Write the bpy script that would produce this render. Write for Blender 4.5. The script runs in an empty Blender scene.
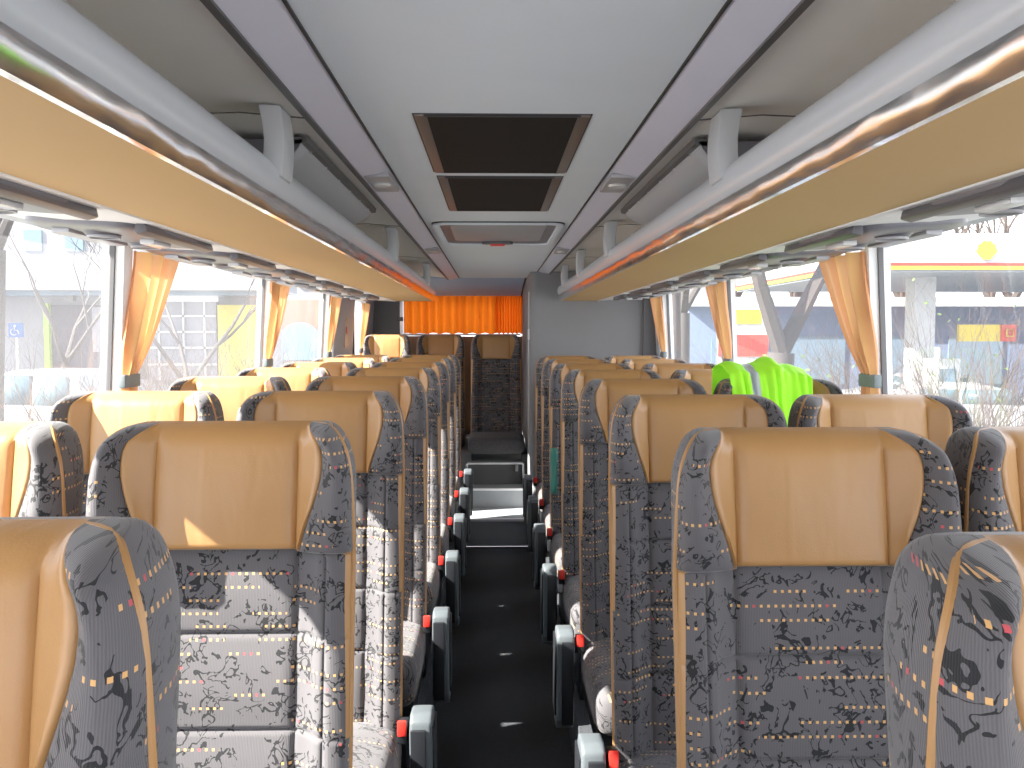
import bpy, bmesh, math, random
from mathutils import Vector, Matrix
R = random.Random(7)
D = bpy.data
COL = bpy.context.scene.collection
PI = math.pi

# ------------------------------------------------------------------ materials
class NT:
    def __init__(s, name):
        s.m = D.materials.new(name); s.m.use_nodes = True
        s.t = s.m.node_tree; s.n = s.t.nodes; s.l = s.t.links
        s.bsdf = s.n['Principled BSDF']; s.out = s.n['Material Output']
    def node(s, typ, **kw):
        o = s.n.new(typ)
        for k, v in kw.items(): setattr(o, k, v)
        return o
    def put(s, sock, v):
        if isinstance(v, bpy.types.NodeSocket): s.l.new(v, sock)
        elif isinstance(v, (tuple, list)):
            sock.default_value = tuple(v) + ((1.0,) if len(v) == 3 and len(sock.default_value) == 4 else ())
        else: sock.default_value = v
    def math(s, op, a, b=0.0, c=0.0):
        o = s.node('ShaderNodeMath', operation=op)
        s.put(o.inputs[0], a); s.put(o.inputs[1], b)
        if len(o.inputs) > 2: s.put(o.inputs[2], c)
        return o.outputs[0]
    def mix(s, f, a, b):
        o = s.node('ShaderNodeMix', data_type='RGBA')
        s.put(o.inputs[0], f); s.put(o.inputs[6], a); s.put(o.inputs[7], b)
        return o.outputs[2]
    def noise(s, vec, scale, detail=2.0, dist=0.0, rough=.5, dim='3D'):
        o = s.node('ShaderNodeTexNoise', noise_dimensions=dim)
        if vec is not None: s.l.new(vec, o.inputs['Vector'])
        o.inputs['Scale'].default_value = scale; o.inputs['Detail'].default_value = detail
        o.inputs['Distortion'].default_value = dist; o.inputs['Roughness'].default_value = rough
        return o.outputs[0]
    def bump(s, h, strength=.3, dist=.002):
        o = s.node('ShaderNodeBump'); o.inputs['Strength'].default_value = strength
        o.inputs['Distance'].default_value = dist
        s.put(o.inputs['Height'], h); s.l.new(o.outputs[0], s.bsdf.inputs['Normal'])
    def objco(s): return s.node('ShaderNodeTexCoord').outputs['Object']
    def uv(s): return s.node('ShaderNodeTexCoord').outputs['UV']

def simple(name, col, rough=.6, metal=0.0, var=.08, vscale=6.0, bump=0, bscale=200, emit=0, sheen=0):
    t = NT(name); co = t.objco()
    f = t.noise(co, vscale, 3)
    dark = tuple(c * (1 - var) for c in col); lite = tuple(min(1, c * (1 + var)) for c in col)
    t.put(t.bsdf.inputs['Base Color'], t.mix(f, dark, lite))
    t.bsdf.inputs['Roughness'].default_value = rough
    t.bsdf.inputs['Metallic'].default_value = metal
    if emit:
        t.put(t.bsdf.inputs['Emission Color'], col); t.bsdf.inputs['Emission Strength'].default_value = emit
    if bump: t.bump(t.noise(co, bscale, 2), bump, .001)
    return t.m

M = {}
def fabric_mat():
    t = NT('patterned_fabric')
    uv = t.uv(); rnd = t.node('ShaderNodeObjectInfo').outputs['Random']
    sep = t.node('ShaderNodeSeparateXYZ'); t.l.new(uv, sep.inputs[0])
    u = t.math('ADD', sep.outputs[0], t.math('MULTIPLY', rnd, 3.7)); v = t.math('ADD', sep.outputs[1], t.math('MULTIPLY', rnd, 1.9))
    comb = t.node('ShaderNodeCombineXYZ'); t.put(comb.inputs[0], u); t.put(comb.inputs[1], v)
    P = comb.outputs[0]
    px, py = .0112, .021
    r = t.math('FLOOR', t.math('DIVIDE', v, py))
    fv = t.math('ABSOLUTE', t.math('SUBTRACT', t.math('FRACT', t.math('DIVIDE', v, py)), .5))
    wn1 = t.node('ShaderNodeTexWhiteNoise', noise_dimensions='1D'); t.put(wn1.inputs['W'], r)
    run = t.math('FLOOR', t.math('ADD', t.math('DIVIDE', u, px * 5), t.math('MULTIPLY', wn1.outputs[0], 7)))
    c2 = t.node('ShaderNodeCombineXYZ'); t.put(c2.inputs[0], run); t.put(c2.inputs[1], r)
    wn2 = t.node('ShaderNodeTexWhiteNoise', noise_dimensions='2D'); t.l.new(c2.outputs[0], wn2.inputs['Vector'])
    fu = t.math('ABSOLUTE', t.math('SUBTRACT', t.math('FRACT', t.math('DIVIDE', u, px)), .5))
    cell = t.math('FLOOR', t.math('DIVIDE', u, px))
    c3 = t.node('ShaderNodeCombineXYZ'); t.put(c3.inputs[0], cell); t.put(c3.inputs[1], r); c3.inputs[2].default_value = 3
    wn3 = t.node('ShaderNodeTexWhiteNoise', noise_dimensions='3D'); t.l.new(c3.outputs[0], wn3.inputs['Vector'])
    dot = t.math('MULTIPLY', t.math('LESS_THAN', fv, .095), t.math('LESS_THAN', fu, .19))
    dot = t.math('MULTIPLY', dot, t.math('GREATER_THAN', wn2.outputs[0], .62))
    dotc = t.mix(t.math('GREATER_THAN', wn3.outputs[0], .93), (.66, .35, .12), (.50, .06, .07))
    # black squiggles
    n1 = t.noise(P, 34, 1.5, 1.4); n2 = t.noise(P, 21, 1.0, .5)
    n3 = t.noise(P, 120, 1.0)
    lw = t.math('MULTIPLY', n3, .060)
    sq = t.math('MULTIPLY', t.math('LESS_THAN', t.math('ABSOLUTE', t.math('SUBTRACT', n1, .5)), lw), t.math('GREATER_THAN', n2, .49))
    n4 = t.noise(P, 60, 1.5, 1.0); n5 = t.noise(P, 14, 1.0)
    sq2 = t.math('MULTIPLY', t.math('GREATER_THAN', n4, .64), t.math('GREATER_THAN', n5, .45))
    sq = t.math('MAXIMUM', sq, sq2)
    wv = t.node('ShaderNodeTexWave'); wv.inputs['Scale'].default_value = 130; wv.inputs['Distortion'].default_value = 1.5
    t.l.new(P, wv.inputs['Vector'])
    base = t.mix(wv.outputs['Fac'], (.062, .058, .063), (.115, .107, .115))
    base = t.mix(t.noise(P, 8, 3), base, (.09, .084, .09))
    c = t.mix(sq, base, (.004, .004, .006)); c = t.mix(dot, c, dotc)
    t.put(t.bsdf.inputs['Base Color'], c)
    t.bsdf.inputs['Roughness'].default_value = .85
    t.bsdf.inputs['Sheen Weight'].default_value = .25; t.bsdf.inputs['Sheen Roughness'].default_value = .4
    t.bump(wv.outputs['Fac'], .25, .001)
    return t.m
def leather_mat():
    t = NT('tan_leather'); co = t.objco()
    f = t.noise(co, 5, 4)
    t.put(t.bsdf.inputs['Base Color'], t.mix(f, (.37, .178, .057), (.45, .235, .082)))
    t.bsdf.inputs['Roughness'].default_value = .42
    mp = t.node('ShaderNodeMapping'); t.l.new(co, mp.inputs[0]); mp.inputs['Scale'].default_value = (1.6, 1, .5)
    w = t.noise(mp.outputs[0], 9, 2, .8)
    h = t.math('ADD', t.math('MULTIPLY', w, 1.0), t.math('MULTIPLY', t.noise(co, 380, 1), .06))
    t.bump(h, .3, .010)
    return t.m
def curtain_mat(name, ca, cb, cc, stripes=7, trans=.5):
    t = NT(name); uv = t.uv(); sep = t.node('ShaderNodeSeparateXYZ'); t.l.new(uv, sep.inputs[0])
    w = t.math('FRACT', t.math('MULTIPLY', sep.outputs[0], stripes))
    rp = t.node('ShaderNodeValToRGB'); t.l.new(w, rp.inputs[0])
    e = rp.color_ramp.elements; e[0].color = (*ca, 1); e[1].color = (*ca, 1)
    for p, c in ((.3, cb), (.55, cc), (.8, cb)):
        q = e.new(p); q.color = (*c, 1)
    t.l.new(rp.outputs[0], t.bsdf.inputs['Base Color']); t.bsdf.inputs['Roughness'].default_value = .8
    tr = t.node('ShaderNodeBsdfTranslucent'); t.l.new(rp.outputs[0], tr.inputs[0])
    mx = t.node('ShaderNodeMixShader'); mx.inputs[0].default_value = trans
    t.l.new(t.bsdf.outputs[0], mx.inputs[1]); t.l.new(tr.outputs[0], mx.inputs[2]); t.l.new(mx.outputs[0], t.out.inputs[0])
    return t.m
def glass_mat(name, tint, gloss=.06, haze=.0):
    t = NT(name); t.n.remove(t.bsdf)
    tr = t.node('ShaderNodeBsdfTransparent'); tr.inputs[0].default_value = (*tint, 1)
    gl = t.node('ShaderNodeBsdfGlossy'); gl.inputs['Roughness'].default_value = .02
    mx = t.node('ShaderNodeMixShader'); mx.inputs[0].default_value = gloss
    t.l.new(tr.outputs[0], mx.inputs[1]); t.l.new(gl.outputs[0], mx.inputs[2])
    df = t.node('ShaderNodeBsdfTranslucent'); df.inputs[0].default_value = (.95, .96, 1, 1)
    co = t.objco(); f = t.math('MULTIPLY', t.noise(co, 1.5, 3), haze * 2)
    m2 = t.node('ShaderNodeMixShader'); t.l.new(f, m2.inputs[0])
    t.l.new(mx.outputs[0], m2.inputs[1]); t.l.new(df.outputs[0], m2.inputs[2]); t.l.new(m2.outputs[0], t.out.inputs[0])
    return t.m
def mesh_grille_mat():
    t = NT('perforated_black_mesh'); co = t.objco()
    vo = t.node('ShaderNodeTexVoronoi'); vo.inputs['Scale'].default_value = 130; vo.inputs['Randomness'].default_value = 0
    t.l.new(co, vo.inputs['Vector'])
    f = t.math('LESS_THAN', vo.outputs['Distance'], .42)
    t.put(t.bsdf.inputs['Base Color'], t.mix(f, (.007, .0065, .0065), (.001, .001, .001)))
    t.bsdf.inputs['Roughness'].default_value = .75
    t.bsdf.inputs['Specular IOR Level'].default_value = .15
    t.bump(f, .4, .001); return t.m
def carpet_mat():
    t = NT('dark_speckled_carpet'); co = t.objco()
    f = t.math('GREATER_THAN', t.noise(co, 420, 2), .62)
    b = t.mix(t.noise(co, 5, 3), (.012, .014, .017), (.022, .025, .030))
    t.put(t.bsdf.inputs['Base Color'], t.mix(f, b, (.13, .14, .16)))
    t.bsdf.inputs['Roughness'].default_value = .9; t.bump(t.noise(co, 500, 2), .5, .002); return t.m
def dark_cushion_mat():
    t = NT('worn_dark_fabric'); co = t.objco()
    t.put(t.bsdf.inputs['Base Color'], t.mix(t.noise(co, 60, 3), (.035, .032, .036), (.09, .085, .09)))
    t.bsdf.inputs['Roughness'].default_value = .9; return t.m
def bark_mat(name, a, b):
    t = NT(name); co = t.objco()
    t.put(t.bsdf.inputs['Base Color'], t.mix(t.noise(co, 7, 4, 1), a, b)); t.bsdf.inputs['Roughness'].default_value = .9
    t.bump(t.noise(co, 30, 3), .5, .01); return t.m
M['fabric'] = fabric_mat(); M['leather'] = leather_mat()
M['curtain'] = curtain_mat('striped_orange_curtain', (.76, .33, .14), (.78, .42, .21), (.84, .50, .19), 3, .34)
M['rearcurtain'] = curtain_mat('bright_orange_curtain', (.80, .15, .006), (.92, .20, .01), (.88, .18, .008), 3, .40)
M['glass'] = glass_mat('window_glass', (.90, .93, .93), .05, .035)
M['carglass'] = simple('car_window_glass', (.12, .2, .24), .15)
M['meshgrille'] = mesh_grille_mat(); M['carpet'] = carpet_mat(); M['darkfab'] = dark_cushion_mat()
M['ceil'] = simple('pale_grey_ceiling_lining', (.72, .78, .84), .8, var=.03, bump=.15, bscale=300)
M['ceil2'] = simple('warm_grey_rack_lining', (.88, .87, .83), .85, var=.03, bump=.15, bscale=300)
M['lav'] = simple('satin_lavender_panel', (.72, .73, .86), .42, var=.04)
M['seal'] = simple('black_rubber_seal', (.012, .012, .014), .6)
M['darktrim'] = simple('dark_grey_trim', (.09, .085, .085), .45)
M['tanpanel'] = simple('tan_rack_panel', (.62, .38, .145), .7, var=.04, vscale=2)
M['chrome'] = None
t = NT('polished_chrome_strip'); t.bsdf.inputs['Metallic'].default_value = 1; t.bsdf.inputs['Roughness'].default_value = .15
t.bsdf.inputs['Base Color'].default_value = (.86, .85, .84, 1)
mp = t.node('ShaderNodeMapping'); t.l.new(t.objco(), mp.inputs[0]); mp.inputs['Scale'].default_value = (1, .35, 1)
t.bump(t.noise(mp.outputs[0], 12, 2), .4, .015); M['chrome'] = t.m
M['rail'] = simple('glossy_light_grey_rail', (.60, .62, .645), .2, var=.03)
M['bracket'] = simple('pale_grey_plastic', (.50, .51, .52), .4, var=.03)
M['white'] = simple('off_white_plastic', (.90, .90, .88), .5, var=.03)
M['psu'] = simple('mid_grey_plastic', (.13, .125, .14), .35, var=.05)
M['psudark'] = simple('dark_grey_plastic', (.08, .075, .085), .4, var=.05)
M['psulite'] = simple('light_grey_plastic', (.36, .355, .37), .35, var=.05)
M['lens'] = simple('clear_white_lens', (.7, .7, .68), .15, var=.05)
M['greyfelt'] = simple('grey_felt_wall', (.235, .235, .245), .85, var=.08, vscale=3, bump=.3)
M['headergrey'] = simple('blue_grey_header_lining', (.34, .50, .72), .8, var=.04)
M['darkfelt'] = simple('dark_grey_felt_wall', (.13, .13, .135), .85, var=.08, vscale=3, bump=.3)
M['wallgrey'] = simple('grey_wall_panel', (.46, .46, .48), .6, var=.05)
M['black'] = simple('black_plastic', (.012, .013, .016), .35)
M['red'] = simple('red_plastic', (.85, .03, .02), .35)
M['armgrey'] = simple('blue_grey_plastic', (.09, .105, .115), .4, var=.06)
M['steel'] = simple('satin_steel', (.55, .56, .58), .3, metal=.8)
M['stepgrey'] = simple('grey_vinyl_step', (.30, .32, .34), .55, var=.15, vscale=9)
M['nosing'] = simple('white_step_edge', (.85, .87, .9), .4)
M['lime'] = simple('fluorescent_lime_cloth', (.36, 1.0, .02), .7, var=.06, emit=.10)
M['reflect'] = simple('silver_reflective_tape', (.42, .46, .50), .35, var=.1)
M['teal'] = simple('teal_green_cloth', (.03, .22, .17), .8, var=.2)
M['tie'] = simple('grey_green_strap', (.17, .20, .20), .6)
M['brown'] = simple('brown_panel', (.20, .11, .055), .6)
# exterior
M['bark'] = bark_mat('grey_brown_bark', (.20, .17, .16), (.34, .29, .27))
M['twig'] = bark_mat('brown_twig', (.24, .16, .12), (.36, .25, .19))
M['render'] = simple('white_facade_render', (.42, .42, .45), .9, var=.06, vscale=.6)
M['yellowp'] = simple('yellow_painted_panel', (.85, .72, .10), .7)
M['greenp'] = simple('yellow_green_stripe', (.5, .75, .10), .7)
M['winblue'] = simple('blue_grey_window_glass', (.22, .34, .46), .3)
M['shutter'] = simple('grey_garage_panel', (.33, .33, .38), .6, var=.12, vscale=2)
M['darkopen'] = simple('dark_opening', (.06, .055, .07), .9)
M['blue'] = simple('blue_sign_face', (.03, .15, .50), .5)
M['signwhite'] = simple('white_sign_paint', (.9, .9, .9), .6)
M['signyellow'] = simple('yellow_sign_face', (.95, .68, .03), .5)
M['signred'] = simple('red_sign_paint', (.80, .05, .02), .5)
M['carwhite'] = simple('white_car_paint', (.75, .76, .78), .25, var=.03)
M['carsilver'] = simple('silver_car_paint', (.55, .57, .60), .25, var=.03)
M['carblue'] = simple('dark_blue_car_paint', (.05, .09, .22), .25, var=.03)
M['tyre'] = simple('black_tyre', (.03, .03, .03), .8)
M['asphalt'] = simple('pale_asphalt', (.36, .36, .37), .9, var=.12, vscale=1)
M['grass'] = simple('dry_pale_grass', (.38, .37, .24), .95, var=.25, vscale=3)
M['shop'] = simple('blue_grey_shop_cladding', (.16, .21, .33), .6, var=.1)
M['canopyunder'] = simple('pale_grey_canopy_soffit', (.50, .53, .58), .6)
M['brick'] = simple('red_brick_wall', (.45, .16, .10), .9, var=.15)
M['redp'] = simple('red_painted_panel', (.75, .07, .05), .5)
M['greenleaf'] = simple('pale_green_leaf', (.25, .40, .08), .8)

EXT = ['render', 'yellowp', 'greenp', 'winblue', 'shutter', 'blue', 'signwhite', 'signyellow', 'signred', 'carwhite', 'carsilver', 'asphalt', 'grass', 'shop', 'canopyunder', 'brick', 'redp', 'carglass', 'bark', 'twig', 'greenleaf']
def dim(mat, k):
    for n in mat.node_tree.nodes:
        if n.type == 'MIX':
            for i in (6, 7):
                c = n.inputs[i].default_value; n.inputs[i].default_value = (c[0] * k, c[1] * k, c[2] * k, 1)
for e_ in EXT: dim(M[e_], .5)
for e_ in ('bark', 'twig'): dim(M[e_], .38)
dim(M['greenleaf'], .5); dim(M['shop'], 1.6); dim(M['carwhite'], .6); dim(M['carsilver'], .7); dim(M['signwhite'], .8)

# ------------------------------------------------------------------ mesh building
class MB:
    def __init__(s): s.v = []; s.f = []; s.uv = []      # uv per vertex
    def add(s, vs, fs, uvs=None):
        o = len(s.v); s.v += [tuple(p) for p in vs]
        s.f += [tuple(i + o for i in f) for f in fs]
        s.uv += list(uvs) if uvs else [(p[0] + p[1], p[2]) for p in vs]
        return s
    def box(s, x0, x1, y0, y1, z0, z1):
        vs = [(x, y, z) for z in (z0, z1) for y in (y0, y1) for x in (x0, x1)]
        return s.add(vs, [(0, 2, 3, 1), (4, 5, 7, 6), (0, 1, 5, 4), (2, 6, 7, 3), (0, 4, 6, 2), (1, 3, 7, 5)])
    def quad(s, a, b, c, d): return s.add([a, b, c, d], [(0, 1, 2, 3)])
    def prism(s, pts, axis, a, b):
        """polygon pts (2D) extruded along axis from a to b. axis x: (y,z); y: (x,z); z: (x,y)"""
        def P(p, t):
            return {'x': (t, p[0], p[1]), 'y': (p[0], t, p[1]), 'z': (p[0], p[1], t)}[axis]
        n = len(pts)
        s.add([P(p, a) for p in pts] + [P(p, b) for p in pts],
              [tuple(range(n))[::-1], tuple(range(n, 2 * n))] + [(i, (i + 1) % n, n + (i + 1) % n, n + i) for i in range(n)])
        return s
    def grid(s, rows, uvr=None, wrap=False):
        nr, nc = len(rows), len(rows[0])
        vs = [p for r in rows for p in r]; fs = []
        for i in range(nr - 1):
            for j in range(nc if wrap else nc - 1):
                k = (j + 1) % nc
                fs.append((i * nc + j, i * nc + k, (i + 1) * nc + k, (i + 1) * nc + j))
        return s.add(vs, fs, [q for r in uvr for q in r] if uvr else None)
    def tube(s, path, rad, n=8, cap=True):
        rows = []; path = [Vector(p) for p in path]; up = None
        for i, p in enumerate(path):
            d = (path[min(i + 1, len(path) - 1)] - path[max(i - 1, 0)])
            d = d.normalized() if d.length > 1e-9 else Vector((0, 0, 1))
            if up is None:
                up = Vector((0, 0, 1)) if abs(d.z) < .9 else Vector((1, 0, 0))
            a = d.cross(up)
            if a.length < 1e-6: a = d.orthogonal()
            a.normalize(); b = a.cross(d); up = b
            r = rad[i] if isinstance(rad, (list, tuple)) else rad
            rows.append([tuple(p + (a * math.cos(2 * PI * k / n) + b * math.sin(2 * PI * k / n)) * r) for k in range(n)])
        o = len(s.v); s.grid(rows, wrap=True)
        if cap:
            s.f.append(tuple(o + k for k in range(n))[::-1]); e = o + (len(rows) - 1) * n
            s.f.append(tuple(e + k for k in range(n)))
        return s
    def disc(s, c, r, axis='z', h=.01, n=24, r2=None):
        r2 = r if r2 is None else r2
        c = Vector(c); ax = {'x': Vector((1, 0, 0)), 'y': Vector((0, 1, 0)), 'z': Vector((0, 0, 1))}[axis]
        a = ax.orthogonal().normalized(); b = ax.cross(a)
        lo = [tuple(c + (a * math.cos(2 * PI * k / n) + b * math.sin(2 * PI * k / n)) * r) for k in range(n)]
        hi = [tuple(c + ax * h + (a * math.cos(2 * PI * k / n) + b * math.sin(2 * PI * k / n)) * r2) for k in range(n)]
        return s.add(lo + hi, [tuple(range(n))[::-1], tuple(range(n, 2 * n))] + [(i, (i + 1) % n, n + (i + 1) % n, n + i) for i in range(n)])
    def build(s, name, mat, parent=None, smooth=True, bevel=0, seg=2, solid=0, sub=0, fixn=True, angle=40):
        me = D.meshes.new(name); me.from_pydata(s.v, [], s.f); me.update()
        lay = me.uv_layers.new(name='UVMap')
        for lp in me.loops: lay.data[lp.index].uv = s.uv[lp.vertex_index]
        bm = bmesh.new(); bm.from_mesh(me)
        if fixn: bmesh.ops.recalc_face_normals(bm, faces=bm.faces)
        if bevel:
            ed = [e for e in bm.edges if len(e.link_faces) == 2 and e.calc_face_angle(0) > .5]
            bmesh.ops.bevel(bm, geom=ed, offset=bevel, segments=seg, profile=.6, affect='EDGES', clamp_overlap=True)
        for f in bm.faces: f.smooth = smooth
        if smooth:
            for e in bm.edges:
                if len(e.link_faces) == 2 and e.calc_face_angle(0) > math.radians(angle): e.smooth = False
        bm.to_mesh(me); bm.free()
        me.materials.append(mat)
        o = D.objects.new(name, me); COL.objects.link(o)
        if parent: o.parent = parent
        if solid:
            m = o.modifiers.new('s', 'SOLIDIFY'); m.thickness = solid; m.offset = 0
        if sub:
            m = o.modifiers.new('u', 'SUBSURF'); m.levels = sub; m.render_levels = sub
        return o
def tag(o, label, cat, group=None, kind=None):
    o['label'] = label
    if cat: o['category'] = cat
    if group: o['group'] = group
    if kind: o['kind'] = kind
    return o
def empty(name, loc=(0, 0, 0), rz=0):
    o = D.objects.new(name, None); COL.objects.link(o); o.location = loc; o.rotation_euler.z = rz; o.empty_display_size = .1
    return o
def struct(o, label=None):
    o['kind'] = 'structure'
    if label: o['label'] = label
    return o
def copy_tree(o, parent=None):
    c = o.copy(); COL.objects.link(c)
    if parent: c.parent = parent
    for ch in [q for q in D.objects if q.parent == o]: copy_tree(ch, c)
    return c
def lerp(a, b, t): return a + (b - a) * t
def sstep(a, b, x):
    t = max(0, min(1, (x - a) / (b - a))); return t * t * (3 - 2 * t)
def interp(tab, x):
    if x <= tab[0][0]: return tab[0][1]
    for (a, va), (b, vb) in zip(tab, tab[1:]):
        if x <= b:
            t = (x - a) / (b - a); t = t * t * (3 - 2 * t); return lerp(va, vb, t)
    return tab[-1][1]
def spline(tab, x):
    if x <= tab[0][0]: return tab[0][1]
    if x >= tab[-1][0]: return tab[-1][1]
    n = len(tab)
    for i in range(n - 1):
        a, b = tab[i], tab[i + 1]
        if x <= b[0]:
            h = b[0] - a[0]; t = (x - a[0]) / h
            sl = (b[1] - a[1]) / h
            m0 = sl if i == 0 else (b[1] - tab[i - 1][1]) / (b[0] - tab[i - 1][0])
            m1 = sl if i == n - 2 else (tab[i + 2][1] - a[1]) / (tab[i + 2][0] - a[0])
            return (2*t**3-3*t*t+1)*a[1] + (t**3-2*t*t+t)*h*m0 + (-2*t**3+3*t*t)*b[1] + (t**3-t*t)*h*m1

# ------------------------------------------------------------------ the seat
TOP = 1.20; SEAM = .996; RW = .095; RT = .032
XB = [(SEAM, .134), (1.03, .145), (1.09, .167), (1.135, .176), (1.17, .169), (1.20, .138)]
TILT = math.tan(math.radians(10))
def sect(z):
    h = sstep(SEAM - .006, SEAM + .004, z)
    xg = interp([(.70, .222), (.96, .216)], z)
    body = [(0, .0), (.125, .0), (.182, -.040), (xg, -.034), (.226, -.014), (.218, .05), (.175, .095), (0, .095)]
    prot = interp([(SEAM, .0), (1.06, 1.0)], z)
    pad = -.028
    head = [(0, pad), (.126, pad), (.1, 0), (.207, lerp(-.06, -.088, prot)), (.228, lerp(-.03, -.05, prot)), (.220, .035), (.172, .085), (0, .085)]
    xb = spline(XB, z); head[2] = (xb, lerp(-.035, -.062, sstep(.11, .17, xb)))
    pts = [[lerp(a[0], b[0], h), lerp(a[1], b[1], h)] for a, b in zip(body, head)]
    # rounding of the shoulders
    if z > TOP - RW:
        s_ = min(1, (z - (TOP - RW)) / RW); cs = math.sqrt(max(0, 1 - s_ * s_))
        for i in range(3, 7): pts[i][0] = .126 + (pts[i][0] - .126) * (1 - .62 * (1 - cs))
    pts[2][0] = min(pts[2][0], pts[3][0] - .014)
    if z > TOP - RT:
        s_ = min(1, (z - (TOP - RT)) / RT); cs = math.sqrt(max(0, 1 - s_ * s_))
        for p in pts: p[1] = .03 + (p[1] - .03) * (.004 + .996 * cs)
    off = TILT * (z - .45)
    for p in pts: p[1] += off; p[0] *= .915
    return [tuple(p) for p in pts]
NSEG = [[0, .2, .4, .6, .8, .92, .97, 1], [0, .06, .16, .4, .6, .8, .93, 1], [0, .06, .16, .3, .5, .75, 1], [0, .3, .6, 1], [0, .3, .6, 1], [0, .3, .65, 1], [0, .3, .7, 1]]
def zlist():
    zs = set()
    z = .34
    while z < TOP - .06: zs.add(round(z, 4)); z += .02
    for s_ in (.56, .71, .86, SEAM):
        for d in (-.014, -.008, -.0045, -.002, .002, .0045, .008, .014): zs.add(round(s_ + d, 4))
        zs.add(s_)
    zs.add(TOP - .06)
    for k in range(1, 13):
        a = k / 12 * PI / 2; zs.add(round(TOP - .06 + .06 * math.sin(a), 5))
    zs = sorted(zs); out = [zs[0]]
    for z in zs[1:]:
        if z - out[-1] > .0008: out.append(z)
    out[-1] = TOP
    return out
ZS = zlist()
def smoothpts(P):
    """evaluate the half section with Catmull-Rom; returns list per segment of points"""
    out = []
    for i in range(len(P) - 1):
        p0 = P[i - 1] if i else (-P[1][0], P[1][1]); p1 = P[i]; p2 = P[i + 1]
        p3 = P[i + 2] if i + 2 < len(P) else (-P[i][0], P[i][1])
        seg = []
        for t in NSEG[i]:
            if i in (0, 6): q = (lerp(p1[0], p2[0], t), lerp(p1[1], p2[1], t))
            else:
                q = tuple(.5 * ((2 * p1[k]) + (-p0[k] + p2[k]) * t + (2 * p0[k] - 5 * p1[k] + 4 * p2[k] - p3[k]) * t * t + (-p0[k] + 3 * p1[k] - 3 * p2[k] + p3[k]) * t ** 3) for k in (0, 1))
            seg.append(q)
        out.append(seg)
    return out
ROWS = []
for z in ZS:
    S = smoothpts(sect(z)); segs = []; u = 0; last = S[0][0]
    fade = 1 - sstep(TOP - .04, TOP, z)
    for i, seg in enumerate(S):
        L = sum(math.dist(a, b) for a, b in zip(seg, seg[1:])) + 1e-9; acc = 0; row = []
        for j, q in enumerate(seg):
            if j: acc += math.dist(seg[j - 1], q)
            dep = 0
            if i <= 2:
                d0, d1 = acc, L - acc
                if i == 0: dd = d1
                elif i == 1: dd = min(d0, d1)
                else: dd = d0
                dep += .007 * math.exp(-(dd / .0036) ** 2)
                if i == 1 and z > SEAM: dep -= .006 * math.sin(PI * acc / L)
            if i <= 3:
                v = max(math.exp(-((z - SEAM) / .0045) ** 2) * 1.3, *(math.exp(-((z - s_) / .0035) ** 2) * (1 if i < 2 else .3) for s_ in (.56, .71, .86)))
                dep = max(dep, .007 * v) if v > .05 else dep
                if i == 0 and z < SEAM:     # soft puff between the seams
                    zz = min(abs(z - s_) for s_ in (.41, .56, .71, .86, SEAM)); dep -= .006 * min(1, zz / .05)
                if i == 0 and z > SEAM: dep -= .010 * math.sin(PI * min(1, (z - SEAM) / .2)) * (1 - .5 * (q[0] / .1) ** 2)
            row.append((q[0], q[1] + dep * fade, z, u + acc))
        u += L; segs.append(row)
    ROWS.append(segs)
def patch(sel_seg, z0, z1, side):
    """grid over consecutive segments, between heights; side +1/-1 or 0 for both"""
    rows, uvs = [], []
    for z, segs in zip(ZS, ROWS):
        if z < z0 - 1e-6 or z > z1 + 1e-6: continue
        pts = []
        for k in sel_seg:
            pts += segs[k] if not pts else segs[k][1:]
        if side == 0:
            full = [(-p[0], p[1], p[2], -p[3]) for p in pts[::-1]][:-1 if sel_seg[0] == 0 else None] + pts
        elif side == 2:   # across the back
            full = pts + [(-p[0], p[1], p[2], p[3] * 2 - p[3]) for p in pts[::-1]][1:]
        else: full = [(side * p[0], p[1], p[2], side * p[3]) for p in pts]
        rows.append([(p[0], p[1], p[2]) for p in full]); uvs.append([(p[3], p[2]) for p in full])
    return MB().grid(rows, uvs)
def pipe_path(side):
    path = []
    for z, segs in zip(ZS, ROWS):
        if z < .36: continue
        p = segs[3][-1]
        path.append((side * p[0], p[1], z))
    e = path[-1]
    path = [p for i, p in enumerate(path[:-1]) if i % 2 == 0 or p[2] > 1.1] + [e]
    path.append((side * .128, e[1], TOP - .001)); path.append((side * .112, e[1], TOP - .006))
    for it in range(10):
        path = [path[0]] + [tuple((path[i - 1][k] + 2 * path[i][k] + path[i + 1][k]) / 4 for k in range(3)) for i in range(1, len(path) - 1)] + [path[-1]]
    
    return path

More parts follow.
